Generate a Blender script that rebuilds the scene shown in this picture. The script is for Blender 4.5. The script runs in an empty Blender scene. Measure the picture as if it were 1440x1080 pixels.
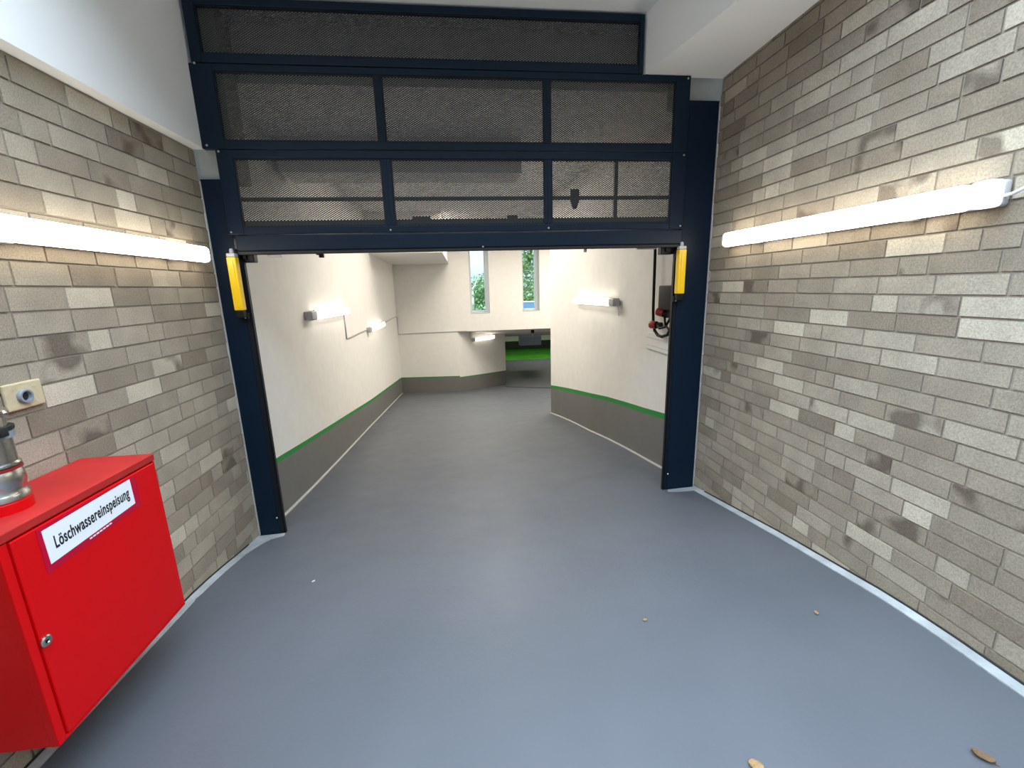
import bpy, bmesh, math, random
from mathutils import Vector, Matrix
random.seed(7)
sc = bpy.context.scene
COL = sc.collection
PI = math.pi

# ------------------------------------------------------------------ materials
def nodes_of(name):
    m = bpy.data.materials.new(name); m.use_nodes = True
    nt = m.node_tree
    return m, nt, nt.nodes, nt.links, nt.nodes['Principled BSDF']

def plain(name, col, rough=.5, metal=0., bump=0., scale=40., var=0., spec=.5, coat=0.):
    m, nt, N, L, b = nodes_of(name)
    b.inputs['Base Color'].default_value = (*col, 1)
    b.inputs['Roughness'].default_value = rough
    b.inputs['Metallic'].default_value = metal
    b.inputs['Specular IOR Level'].default_value = spec
    b.inputs['Coat Weight'].default_value = coat
    tc = N.new('ShaderNodeTexCoord')
    if bump or var:
        nz = N.new('ShaderNodeTexNoise'); nz.inputs['Scale'].default_value = scale
        nz.inputs['Detail'].default_value = 4
        L.new(tc.outputs['Object'], nz.inputs['Vector'])
    if bump:
        bp = N.new('ShaderNodeBump'); bp.inputs['Strength'].default_value = bump
        bp.inputs['Distance'].default_value = .01
        L.new(nz.outputs['Fac'], bp.inputs['Height']); L.new(bp.outputs['Normal'], b.inputs['Normal'])
    if var:
        n2 = N.new('ShaderNodeTexNoise'); n2.inputs['Scale'].default_value = scale*.12
        n2.inputs['Detail'].default_value = 6
        L.new(tc.outputs['Object'], n2.inputs['Vector'])
        mr = N.new('ShaderNodeMapRange')
        mr.inputs['From Min'].default_value = .3; mr.inputs['From Max'].default_value = .7
        mr.inputs['To Min'].default_value = 1-var; mr.inputs['To Max'].default_value = 1+var
        L.new(n2.outputs['Fac'], mr.inputs['Value'])
        mx = N.new('ShaderNodeMix'); mx.data_type = 'RGBA'; mx.blend_type = 'MULTIPLY'
        mx.inputs['Factor'].default_value = 1
        mx.inputs['A'].default_value = (*col, 1)
        L.new(mr.outputs['Result'], mx.inputs['B']); L.new(mx.outputs['Result'], b.inputs['Base Color'])
    return m

def emit(name, col, strength):
    m, nt, N, L, b = nodes_of(name)
    b.inputs['Base Color'].default_value = (.9, .9, .88, 1)
    b.inputs['Emission Color'].default_value = (*col, 1)
    b.inputs['Emission Strength'].default_value = strength
    return m

def brick_mat(name):
    m, nt, N, L, b = nodes_of(name)
    at = N.new('ShaderNodeAttribute'); at.attribute_name = 'tone'
    cr = N.new('ShaderNodeValToRGB'); e = cr.color_ramp.elements
    e[0].position = 0; e[0].color = (.185, .147, .105, 1)
    e[1].position = 1; e[1].color = (.53, .465, .36, 1)
    for p, c in ((.25, (.255, .21, .157, 1)), (.5, (.315, .267, .203, 1)), (.75, (.39, .335, .26, 1))):
        x = e.new(p); x.color = c
    L.new(at.outputs['Fac'], cr.inputs['Fac'])
    tc = N.new('ShaderNodeTexCoord')
    n1 = N.new('ShaderNodeTexNoise'); n1.inputs['Scale'].default_value = 6.5; n1.inputs['Detail'].default_value = 1.5
    n2 = N.new('ShaderNodeTexNoise'); n2.inputs['Scale'].default_value = 170; n2.inputs['Detail'].default_value = 3
    L.new(tc.outputs['Object'], n1.inputs['Vector']); L.new(tc.outputs['Object'], n2.inputs['Vector'])
    # dark firing smudges on some of the bricks
    at2 = N.new('ShaderNodeAttribute'); at2.attribute_name = 'smudge'
    mr = N.new('ShaderNodeMapRange'); mr.inputs['From Min'].default_value = .5; mr.inputs['From Max'].default_value = .62
    mr.inputs['To Min'].default_value = 0; mr.inputs['To Max'].default_value = .75
    L.new(n1.outputs['Fac'], mr.inputs['Value'])
    mu = N.new('ShaderNodeMath'); mu.operation = 'MULTIPLY'
    L.new(mr.outputs['Result'], mu.inputs[0]); L.new(at2.outputs['Fac'], mu.inputs[1])
    mx = N.new('ShaderNodeMix'); mx.data_type = 'RGBA'
    mx.inputs['B'].default_value = (.075, .055, .04, 1)
    L.new(mu.outputs['Value'], mx.inputs['Factor']); L.new(cr.outputs['Color'], mx.inputs['A'])
    m2 = N.new('ShaderNodeMapRange'); m2.inputs['From Min'].default_value = .3; m2.inputs['From Max'].default_value = .7
    m2.inputs['To Min'].default_value = .8; m2.inputs['To Max'].default_value = 1.2
    L.new(n2.outputs['Fac'], m2.inputs['Value'])
    m3 = N.new('ShaderNodeMapRange'); m3.inputs['From Min'].default_value = .3; m3.inputs['From Max'].default_value = .7
    m3.inputs['To Min'].default_value = .9; m3.inputs['To Max'].default_value = 1.1
    L.new(n1.outputs['Fac'], m3.inputs['Value'])
    m4 = N.new('ShaderNodeMath'); m4.operation = 'MULTIPLY'
    L.new(m2.outputs['Result'], m4.inputs[0]); L.new(m3.outputs['Result'], m4.inputs[1])
    mx2 = N.new('ShaderNodeMix'); mx2.data_type = 'RGBA'; mx2.blend_type = 'MULTIPLY'; mx2.inputs['Factor'].default_value = 1
    L.new(mx.outputs['Result'], mx2.inputs['A']); L.new(m4.outputs['Value'], mx2.inputs['B'])
    L.new(mx2.outputs['Result'], b.inputs['Base Color'])
    b.inputs['Roughness'].default_value = .85
    b.inputs['Specular IOR Level'].default_value = .25
    bp = N.new('ShaderNodeBump'); bp.inputs['Strength'].default_value = .35; bp.inputs['Distance'].default_value = .004
    L.new(n2.outputs['Fac'], bp.inputs['Height']); L.new(bp.outputs['Normal'], b.inputs['Normal'])
    return m

def floor_mat(name):
    m, nt, N, L, b = nodes_of(name)
    tc = N.new('ShaderNodeTexCoord')
    n1 = N.new('ShaderNodeTexNoise'); n1.inputs['Scale'].default_value = 1.3; n1.inputs['Detail'].default_value = 7
    n2 = N.new('ShaderNodeTexNoise'); n2.inputs['Scale'].default_value = 60; n2.inputs['Detail'].default_value = 3
    n3 = N.new('ShaderNodeTexNoise'); n3.inputs['Scale'].default_value = 5; n3.inputs['Detail'].default_value = 3
    for n in (n1, n2, n3): L.new(tc.outputs['Object'], n.inputs['Vector'])
    cr = N.new('ShaderNodeValToRGB'); e = cr.color_ramp.elements
    e[0].position = .3; e[0].color = (.088, .097, .112, 1)
    e[1].position = .7; e[1].color = (.105, .114, .13, 1)
    L.new(n1.outputs['Fac'], cr.inputs['Fac']); L.new(cr.outputs['Color'], b.inputs['Base Color'])
    mr = N.new('ShaderNodeMapRange'); mr.inputs['To Min'].default_value = .40; mr.inputs['To Max'].default_value = .58
    L.new(n3.outputs['Fac'], mr.inputs['Value']); L.new(mr.outputs['Result'], b.inputs['Roughness']); b.inputs['Specular IOR Level'].default_value = .3
    ad = N.new('ShaderNodeMath'); ad.operation = 'MULTIPLY_ADD'; ad.inputs[1].default_value = .35
    L.new(n2.outputs['Fac'], ad.inputs[0]); L.new(n3.outputs['Fac'], ad.inputs[2])
    bp = N.new('ShaderNodeBump'); bp.inputs['Strength'].default_value = .22; bp.inputs['Distance'].default_value = .012
    L.new(ad.outputs['Value'], bp.inputs['Height']); L.new(bp.outputs['Normal'], b.inputs['Normal'])
    return m

def mesh_mat(name):
    """expanded metal sheet: real see-through slots between dark strands"""
    m, nt, N, L, b = nodes_of(name)
    b.inputs['Base Color'].default_value = (.02, .021, .02, 1); b.inputs['Roughness'].default_value = .5
    tc = N.new('ShaderNodeTexCoord'); sx = N.new('ShaderNodeSeparateXYZ')
    L.new(tc.outputs['Object'], sx.inputs['Vector'])
    def math_(op, a, c):
        n = N.new('ShaderNodeMath'); n.operation = op
        for i, v in enumerate((a, c)):
            if v is None: continue
            if isinstance(v, (int, float)): n.inputs[i].default_value = v
            else: L.new(v, n.inputs[i])
        return n.outputs[0]
    u = math_('DIVIDE', sx.outputs['X'], .021); v = math_('DIVIDE', sx.outputs['Z'], .0125)
    a = math_('ABSOLUTE', math_('SUBTRACT', math_('FRACT', math_('ADD', u, v), None), .5), None)
    c = math_('ABSOLUTE', math_('SUBTRACT', math_('FRACT', math_('SUBTRACT', u, v), None), .5), None)
    hole = math_('LESS_THAN', math_('MAXIMUM', a, c), .29)
    tr = N.new('ShaderNodeBsdfTransparent'); mix = N.new('ShaderNodeMixShader')
    L.new(hole, mix.inputs['Fac']); L.new(b.outputs['BSDF'], mix.inputs[1]); L.new(tr.outputs['BSDF'], mix.inputs[2])
    L.new(mix.outputs['Shader'], N['Material Output'].inputs['Surface'])
    return m

def glass_mat(name):
    m, nt, N, L, b = nodes_of(name)
    b.inputs['Base Color'].default_value = (1, 1, 1, 1); b.inputs['Roughness'].default_value = .02
    tr = N.new('ShaderNodeBsdfTransparent'); tr.inputs['Color'].default_value = (.93, .96, .96, 1)
    gl = N.new('ShaderNodeBsdfGlossy'); gl.inputs['Roughness'].default_value = .03
    fr = N.new('ShaderNodeFresnel'); fr.inputs['IOR'].default_value = 1.35
    mix = N.new('ShaderNodeMixShader')
    L.new(fr.outputs['Fac'], mix.inputs['Fac']); L.new(tr.outputs['BSDF'], mix.inputs[1]); L.new(gl.outputs['BSDF'], mix.inputs[2])
    L.new(mix.outputs['Shader'], N['Material Output'].inputs['Surface'])
    return m

def leaf_mat(name, c1, c2):
    m, nt, N, L, b = nodes_of(name)
    tc = N.new('ShaderNodeTexCoord'); n = N.new('ShaderNodeTexNoise'); n.inputs['Scale'].default_value = 3.5
    L.new(tc.outputs['Object'], n.inputs['Vector'])
    cr = N.new('ShaderNodeValToRGB'); e = cr.color_ramp.elements
    e[0].position = .35; e[0].color = (*c1, 1); e[1].position = .65; e[1].color = (*c2, 1)
    L.new(n.outputs['Fac'], cr.inputs['Fac']); L.new(cr.outputs['Color'], b.inputs['Base Color'])
    b.inputs['Roughness'].default_value = .6
    return m

WHITE = (.74, .72, .68)
M = dict(
    brick=brick_mat('grey_clinker_brick'),
    mortar=plain('mortar', (.30, .258, .205), .9, bump=.3, scale=120),
    plaster=plain('white_plaster', WHITE, .75, bump=.12, scale=60, var=.03),
    ceiling=plain('white_ceiling_paint', (.87, .855, .83), .8, bump=.05, scale=80),
    concrete=plain('raw_lintel_plaster', (.36, .36, .33), .85, bump=.2, scale=70, var=.1),
    wainscot=plain('grey_wainscot_paint', (.15, .145, .135), .5, bump=.08, scale=50, var=.05),
    green=plain('green_stripe_paint', (.018, .235, .04), .5, spec=.3),
    hallfoot=plain('dark_green_hall_paint', (.012, .028, .008), .6),
    floor=floor_mat('grey_epoxy_floor'),
    greenfloor=plain('green_floor_paint', (.06, .42, .012), .45, var=.3, scale=10),
    pad=plain('mortar_pad', (.34, .36, .37), .85, bump=.6, scale=60, var=.2),
    sealant=plain('pale_sealant', (.42, .41, .38), .55, bump=.3, scale=60),
    joint=plain('black_joint', (.012, .012, .012), .8),
    navy=plain('navy_powder_coat', (.0025, .0105, .025), .42, bump=.02, scale=300, spec=.22),
    navy_dark=plain('dark_channel', (.003, .006, .011), .5, spec=.3),
    rubber=plain('black_rubber', (.006, .006, .006), .6),
    mesh=mesh_mat('expanded_metal'),
    steel=plain('brushed_steel', (.55, .54, .52), .25, 1., bump=.03, scale=90),
    zinc=plain('screw_zinc', (.75, .75, .75), .3, 1.),
    redpaint=plain('red_paint', (.60, .0005, .003), .42, bump=.015, scale=30, spec=.22),
    redlid=plain('dull_red_paint', (.40, .018, .016), .55, bump=.03, scale=60, var=.12, spec=.25),  # lid red: darker, less saturated and rougher than the body red
    redplastic=plain('red_plastic', (.32, .016, .014), .35),
    redband=plain('red_seal', (.22, .01, .012), .45),
    signwhite=plain('sign_white', (.80, .82, .86), .4),
    signfilm=plain('sign_film', (.46, .002, .03), .35, spec=.25),
    ink=plain('black_ink', (.012, .012, .014), .5),
    yellow=plain('yellow_housing', (.86, .52, .004), .4),
    grey_plastic=plain('grey_polycarbonate', (.42, .41, .42), .4),
    white_plastic=plain('white_plastic', (.78, .78, .80), .35),
    diffuser=emit('lit_diffuser', (1., .90, .74), 8.5),
    diffuser_in=emit('lit_diffuser_warm', (1., .91, .78), 3.6),
    endglow=emit('diffuser_end', (1., .88, .72), 1.1),
    black=plain('black_plastic', (.009, .008, .008), .6, spec=.2),
    beige=plain('beige_stone_plate', (.52, .43, .27), .7, bump=.3, scale=50, var=.12),
    pvc=plain('blue_grey_pvc', (.22, .25, .29), .4),
    alu=plain('window_aluminium', (.52, .58, .62), .4),
    sill=plain('window_sill_stone', (.5, .5, .48), .6),
    glass=glass_mat('window_glass'),
    duct=plain('blue_grey_sheet_metal', (.33, .38, .46), .45),
    dryleaf=plain('dry_leaf', (.33, .20, .085), .7, bump=.4, scale=200, var=.3),
    darkleaf=plain('dark_dry_leaf', (.15, .085, .04), .7, bump=.4, scale=200, var=.3),
    foliage=leaf_mat('bush_foliage', (.05, .12, .035), (.16, .27, .09)),
    foliage2=leaf_mat('tree_foliage', (.04, .10, .03), (.15, .24, .05)),
    bark=plain('pale_bark', (.5, .48, .43), .8, bump=.4, scale=30, var=.2),
    lawn=plain('lawn', (.11, .19, .06), .9, bump=.5, scale=40, var=.25),
    asphalt=plain('asphalt', (.10, .10, .10), .9, bump=.3, scale=60, var=.1),
    blocker=plain('blocker_render', (.22, .20, .18), .9, var=.1, scale=20),  # for the added sky-blocking slab behind the camera
    bluepanel=plain('blue_panel', (.12, .22, .42), .5),
)

# ------------------------------------------------------------------ mesh helpers
OFF = {}
class MB:
    def __init__(s): s.bm = bmesh.new()
    def face(s, pts, mi=0):
        f = s.bm.faces.new([s.bm.verts.new(p) for p in pts]); f.material_index = mi; return f
    def box(s, x0, x1, y0, y1, z0, z1, bev=0., seg=2, mi=0, mat=None):
        g = bmesh.ops.create_cube(s.bm, size=1.)
        vs = g['verts']
        T = Matrix.Translation(((x0+x1)/2, (y0+y1)/2, (z0+z1)/2)) @ Matrix.Diagonal((abs(x1-x0), abs(y1-y0), abs(z1-z0), 1))
        bmesh.ops.transform(s.bm, matrix=T, verts=vs)
        fs = list({f for v in vs for f in v.link_faces})
        for f in fs: f.material_index = mi
        if bev:
            es = list({e for v in vs for e in v.link_edges})
            r = bmesh.ops.bevel(s.bm, geom=es, offset=bev, segments=seg, profile=.5, affect='EDGES')
            vs = list({v for f in r['faces'] for v in f.verts} | {v for v in vs if v.is_valid})
        if mat is not None: bmesh.ops.transform(s.bm, matrix=mat, verts=vs)
        return s
    def tube(s, pts, r, n=10, mi=0, cap=True):
        pts = [Vector(p) for p in pts]; rings = []
        up = None
        for i, p in enumerate(pts):
            d = (pts[min(i+1, len(pts)-1)] - pts[max(i-1, 0)]).normalized()
            if up is None or abs(d.dot(up)) > .95:
                up = Vector((0, 0, 1)) if abs(d.z) < .9 else Vector((1, 0, 0))
            a = d.cross(up).normalized(); bb = a.cross(d).normalized(); up = bb
            rr = r[i] if isinstance(r, (list, tuple)) else r
            rings.append([s.bm.verts.new(p + a*math.cos(2*PI*k/n)*rr + bb*math.sin(2*PI*k/n)*rr) for k in range(n)])
        for A, B in zip(rings[:-1], rings[1:]):
            for k in range(n):
                f = s.bm.faces.new([A[k], A[(k+1) % n], B[(k+1) % n], B[k]]); f.smooth = True; f.material_index = mi
        if cap:
            for R in (rings[0], rings[-1]):
                f = s.bm.faces.new(R); f.material_index = mi
        return s
    def lathe(s, prof, c, n=40, mi=0, axis=(0, 0, 1)):
        """prof: list of (radius, height) revolved about axis through c"""
        q = Vector((0, 0, 1)).rotation_difference(Vector(axis))
        c = Vector(c); rings = []
        for r, h in prof:
            rings.append([s.bm.verts.new(c + q @ Vector((math.cos(2*PI*k/n)*r, math.sin(2*PI*k/n)*r, h))) for k in range(n)])
        for A, B in zip(rings[:-1], rings[1:]):
            for k in range(n):
                f = s.bm.faces.new([A[k], A[(k+1) % n], B[(k+1) % n], B[k]]); f.material_index = mi
        for R in (rings[0], rings[-1]):
            f = s.bm.faces.new(R); f.material_index = mi
        return s
    def prism(s, poly, axis, a, b, mi=0):
        """poly of 2-D points extruded along axis ('x','y','z') from a to b"""
        def P(p, t):
            return {'x': (t, p[0], p[1]), 'y': (p[0], t, p[1]), 'z': (p[0], p[1], t)}[axis]
        A = [s.bm.verts.new(P(p, a)) for p in poly]; B = [s.bm.verts.new(P(p, b)) for p in poly]
        n = len(poly)
        for k in range(n):
            s.bm.faces.new([A[k], A[(k+1) % n], B[(k+1) % n], B[k]]).material_index = mi
        s.bm.faces.new(A).material_index = mi; s.bm.faces.new(B).material_index = mi
        return s
    def build(s, name, mats, parent=None, loc=None, smooth=None):
        if not isinstance(mats, (list, tuple)): mats = [mats]
        o0 = Vector(loc) if loc is not None else (OFF[parent] if parent else Vector((0, 0, 0)))
        if any(o0): bmesh.ops.translate(s.bm, verts=s.bm.verts, vec=-o0)
        bmesh.ops.recalc_face_normals(s.bm, faces=s.bm.faces)
        me = bpy.data.meshes.new(name); s.bm.to_mesh(me); s.bm.free()
        for m in mats: me.materials.append(m)
        if smooth:
            for p in me.polygons: p.use_smooth = True
            me.set_sharp_from_angle(angle=smooth)
        o = bpy.data.objects.new(name, me); COL.objects.link(o)
        if parent is not None:
            o.parent = parent; OFF[o] = OFF[parent]
        else:
            o.location = o0; OFF[o] = o0
        return o

def thing(name, label, cat, loc, group=None):
    o = bpy.data.objects.new(name, None); COL.objects.link(o); o.empty_display_size = .1
    o.location = loc; OFF[o] = Vector(loc)
    return tag(o, label, cat, group)
def tag(o, label, cat, group=None):
    o['label'] = label; o['category'] = cat
    if group: o['group'] = group
    return o
def struct(o, label=None):
    o['kind'] = 'structure'
    if label: o['label'] = label
    return o
def lerp(x, xs, ys):
    if x <= xs[0]: return ys[0]
    for i in range(len(xs)-1):
        if x <= xs[i+1]:
            t = (x-xs[i])/(xs[i+1]-xs[i]); return ys[i]*(1-t)+ys[i+1]*t
    return ys[-1]

# ------------------------------------------------------------------ floor shape
XL, XR, D = -1.618, 1.845, 3.16
def z_right(y): return lerp(y, [-3, .8, 1.014, 1.283, 1.493, 2.12, 3.15], [.36, .358, .353, .347, .331, .243, .069])
def z_left(y): return lerp(y, [-3, .6, 1.0, 1.42, 2.32, 2.57, 2.9, 3.18], [.17, .15, .13, .112, .072, .041, -.019, -.06])
T0 = (.1-XL)/(XR-XL); Z0 = z_left(D)*(1-T0)+z_right(D)*T0
Y_BREAK, Y_GREEN = 16.1, 23.3
def zf(x, y):
    if y <= D:
        t = (x-XL)/(XR-XL); return z_left(y)*(1-t)+z_right(y)*t
    c = lerp(y, [D, 13.16], [.035, -.02])
    yy = min(y, Y_BREAK)
    z = Z0 + c*(max(-2.2, min(x, 2.2))-.1) - .142*(yy-D)
    if y > Y_BREAK:
        zb = -1.86; t = min(1, (y-Y_BREAK)/2.)
        z = z*(1-t) + zb*t - .04*(min(y, Y_GREEN)-Y_BREAK)
    return z

m = MB()
xs = [-1.75+.1*i for i in range(38)]; ys = [-3+.1*i for i in range(62)]+[3.155]
xs = [x for x in xs if x < 1.95]+[1.95]
def grid(xs, ys, mif=lambda x, y: 0):
    V = [[m.bm.verts.new((x, y, zf(x, y))) for x in xs] for y in ys]
    for j in range(len(ys)-1):
        for i in range(len(xs)-1):
            f = m.bm.faces.new([V[j][i], V[j][i+1], V[j+1][i+1], V[j+1][i]]); f.smooth = True
            f.material_index = mif((xs[i]+xs[i+1])/2, (ys[j]+ys[j+1])/2)
grid(xs, ys)
xs2 = [-2.3+.25*i for i in range(46)]; ys2 = [3.155, 3.4]+[3.75+.35*i for i in range(56)]+[23.3, 24.4, 27.6]
grid(xs2, sorted(ys2), lambda x, y: 1 if (y > 23.3) else 0)
struct(m.build('floor', [M['floor'], M['greenfloor']]))

# ------------------------------------------------------------------ brick walls
def brick_wall(name, X, side, y0, y1, z0, z1, course, length, zph, seed, top_cut=None):
    rnd = random.Random(seed)
    bm = bmesh.new()
    tone, smud, mats = [], [], []
    rec = .006; J = .0095
    def q(pts, t, s, mi):
        bm.faces.new([bm.verts.new(p) for p in pts]); tone.append(t); smud.append(s); mats.append(mi)
    Xm = X - side*rec
    q([(Xm, y0, z0), (Xm, y1, z0), (Xm, y1, z1), (Xm, y0, z1)], .5, 0, 1)
    Xb = X - side*.12
    q([(Xb, y0, z0), (Xb, y1, z0), (Xb, y1, z1), (Xb, y0, z1)], .5, 0, 1)
    q([(Xb, y0, z0), (Xb, y0, z1), (Xm, y0, z1), (Xm, y0, z0)], .5, 0, 1)
    q([(Xb, y1, z0), (Xb, y1, z1), (Xm, y1, z1), (Xm, y1, z0)], .5, 0, 1)
    q([(Xb, y0, z1), (Xb, y1, z1), (Xm, y1, z1), (Xm, y0, z1)], .5, 0, 1)
    k0 = math.floor((z0-zph)/course)
    z = zph + k0*course
    while z < z1:
        za, zb = max(z, z0)+J/2, min(z+course, z1)-J/2
        z += course
        if zb-za < .012: continue
        y = y0 - rnd.random()*length
        while y < y1:
            L_ = length*(.5 if rnd.random() < .2 else 1.)
            ya, yb = max(y, y0)+J/2, min(y+L_, y1)-J/2
            y += L_
            if yb-ya < .01: continue
            r = rnd.random()
            if r < .14: t = rnd.uniform(.76, 1.)
            elif r < .26: t = rnd.uniform(.12, .32)
            else: t = min(.8, max(.25, rnd.gauss(.48, .12)))
            s = 1. if rnd.random() < .085 else 0.
            f = X + side*rnd.uniform(-.001, .001); g = Xm
            q([(f, ya, za), (f, yb, za), (f, yb, zb), (f, ya, zb)], t, s, 0)
            q([(g, ya, za), (g, yb, za), (f, yb, za), (f, ya, za)], t, s, 0)
            q([(g, ya, zb), (g, yb, zb), (f, yb, zb), (f, ya, zb)], t, s, 0)
            q([(g, ya, za), (g, ya, zb), (f, ya, zb), (f, ya, za)], t, s, 0)
            q([(g, yb, za), (g, yb, zb), (f, yb, zb), (f, yb, za)], t, s, 0)
    bm.normal_update()
    for f in bm.faces:
        n = f.normal
        if abs(n.x) > .9 and n.x*side < 0 and abs(f.calc_center_median().x - Xb) > 1e-4: f.normal_flip()
    me = bpy.data.meshes.new(name); bm.to_mesh(me); bm.free()
    me.materials.append(M['brick']); me.materials.append(M['mortar'])
    a = me.attributes.new('tone', 'FLOAT', 'FACE'); a.data.foreach_set('value', tone)
    a = me.attributes.new('smudge', 'FLOAT', 'FACE'); a.data.foreach_set('value', smud)
    me.polygons.foreach_set('material_index', mats)
    o = bpy.data.objects.new(name, me); COL.objects.link(o)
    return struct(o)
brick_wall('wall_left', XL, 1, -.7, 3.155, -.15, 2.63, .0926, .242, 1.788, 3)
brick_wall('wall_right', XR, -1, -.7, 3.155, -.1, 3.10, .0785, .238, 1.742, 11)

# ------------------------------------------------------------------ bulkheads, ceilings, lintels
m = MB(); m.box(-1.74, -1.55, 1.6, 3.15, 2.63, 3.5)
struct(m.build('trim_1', M['ceiling']), 'white boxed bulkhead above the left brick wall')
m = MB(); m.prism([(1.275, 3.15), (1.97, 3.15), (1.97, 1.6), (1.572, 1.6)], 'z', 3.095, 3.5)
struct(m.build('trim_2', M['ceiling']), 'white boxed bulkhead above the right brick wall')
m = MB(); m.box(-1.8, 2.05, 1.85, 3.6, 3.45, 3.62)
struct(m.build('ceiling', M['ceiling']))
m = MB(); m.box(-1.72, -1.40, 3.20, 3.38, 2.462, 3.45)
struct(m.build('trim_3', M['concrete']), 'grey plastered lintel end above the left door post')
m = MB(); m.box(1.56, 1.97, 3.20, 3.38, 2.965, 3.45)
struct(m.build('trim_4', M['concrete']), 'grey plastered lintel end above the right door post')
# mortar pads at the feet of the posts
def pad(name, pts, h):
    m = MB()
    n = len(pts)
    top = [m.bm.verts.new((x, y, zf(x, y)+h*(1 if i in () else .55+.45*random.random()))) for i, (x, y) in enumerate(pts)]
    bot = [m.bm.verts.new((x*1.0, y, zf(x, y)-.02)) for x, y in pts]
    m.bm.faces.new(top)
    for k in range(n): m.bm.faces.new([top[k], top[(k+1) % n], bot[(k+1) % n], bot[k]])
    return struct(m.build(name, M['pad']))
pad('trim_5', [(-1.615, 3.15), (-1.43, 3.15), (-1.42, 3.10), (-1.50, 3.06), (-1.54, 2.96), (-1.575, 2.80), (-1.60, 2.62), (-1.615, 2.55)], .008)
pad('trim_6', [(1.66, 3.15), (1.843, 3.15), (1.843, 3.06), (1.74, 3.07), (1.64, 3.085), (1.60, 3.11), (1.615, 3.15)], .006)
# coved joint between brick and floor
def cove(name, X, side, y0, y1, w, h, mat):
    m = MB(); prev = None; n = 40
    for i in range(n+1):
        y = y0+(y1-y0)*i/n; z = zf(X, y)
        pr = [m.bm.verts.new((X+side*a, y, z+b)) for a, b in ((0, -.02), (0, h), (w*.35, h*.55), (w, .002), (w, -.02))]
        if prev:
            for k in range(4): m.bm.faces.new([prev[k], prev[k+1], pr[k+1], pr[k]])
        prev = pr
    return struct(m.build(name, mat))
cove('baseboard_left', XL, 1, -.7, 3.14, .05, .012, M['pad'])
cove('baseboard_right', XR, -1, -.7, 3.14, .045, .014, M['pad'])
m = MB()
for X, s in ((XL+.004, 1), (XR-.004, -1)):
    pts = [(X, -.7+.16*i, zf(X, -.7+.16*i)+.015) for i in range(24)]
    m.tube(pts, .0045, 6)
struct(m.build('trim_7', M['joint']), 'black expansion joint between brick and floor')

# ------------------------------------------------------------------ inner ramp walls
LW = [(-1.59, 3.22), (-1.62, 4.305), (-1.676, 5.53), (-1.79, 7.76), (-2.04, 13.75)]
RW = [(1.86, 3.22), (1.852, 4.2), (1.848, 4.68), (1.82, 5.3), (1.772, 5.88), (1.748, 6.45), (1.716, 6.95), (1.665, 7.45), (1.602, 7.92)]
def sub(poly, st=.4):
    out = []
    for a, b in zip(poly[:-1], poly[1:]):
        n = max(1, int(math.hypot(b[0]-a[0], b[1]-a[1])/st))
        for i in range(n): out.append((a[0]+(b[0]-a[0])*i/n, a[1]+(b[1]-a[1])*i/n))
    return out+[poly[-1]]
def wall_strip(name, poly, hg, hs, top, thick, side, smooth=False):
    """white wall with a grey foot and a green stripe that follow the ramp; side = +1 when the solid lies left of the path"""
    m = MB(); P = sub(poly); prev = None
    for i, (x, y) in enumerate(P):
        a = P[max(0, i-1)]; b = P[min(len(P)-1, i+1)]
        d = Vector((b[0]-a[0], b[1]-a[1])).normalized(); nx, ny = -d.y*side*thick, d.x*side*thick
        z = zf(x, y); g = hg(y) if callable(hg) else hg
        tp = top(x, y) if callable(top) else top
        zs = [z-.06, z+g-hs, z+g, tp]
        row = [m.bm.verts.new((x, y, q)) for q in zs]+[m.bm.verts.new((x+nx, y+ny, tp)), m.bm.verts.new((x+nx, y+ny, z-.06))]
        if prev:
            for k, mi in ((0, 1), (1, 2), (2, 0), (3, 0), (4, 0)):
                f = m.bm.faces.new([prev[k], prev[k+1], row[k+1], row[k]]); f.material_index = mi
                if smooth: f.smooth = True
        if i in (0, len(P)-1): m.bm.faces.new(row)
        prev = row
    return struct(m.build(name, [M['plaster'], M['wainscot'], M['green']]))
hL = lambda y: lerp(y, [3.6, 4.5, 5.8, 8.0, 13.7], [.515, .508, .494, .464, .50])
hR = lambda y: lerp(y, [3.7, 4.3, 5.4, 7.0, 8.0], [.556, .555, .574, .564, .557])
wall_strip('wall_inner_left', LW, hL, .048, 3.3, .25, 1)
wall_strip('wall_inner_right', RW+[(1.66, 8.02), (1.8, 8.06), (6.2, 8.3)], hR, .058, 3.3, .22, -1)
wall_strip('wall_back_lower', [(-2.2, 13.75), (-.195, 13.75)], .50, .03, .43, .5, 1)
cz = lambda x, y: .44-.17*(y-13.75)
wall_strip('wall_passage', [(-.195, 13.752), (.588, 14.79), (1.516, 16.09), (1.45, 16.3), (.9, 17.6)], lambda y: lerp(y, [13.75, 16.1], [.46, .53]), .03, lambda x, y: cz(x, y)+.03, .2, 1)
# upper back wall with the two window openings
W1, W2, ZT = (.25, .85, .98), (1.89, 2.44, 1.0), 2.95
m = MB()
for x0, x1, z0, z1 in ((-2.35, W1[0], .43, 3.3), (W1[1], W2[0], .43, 3.3), (W2[1], 6.4, .43, 3.3), (W1[0], W1[1], .43, W1[2]), (W1[0], W1[1], ZT, 3.3), (W2[0], W2[1], .43, W2[2]), (W2[0], W2[1], ZT, 3.3)):
    m.box(x0, x1, 13.75, 14.1, z0, z1)
struct(m.build('wall_back', M['plaster']))
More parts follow.
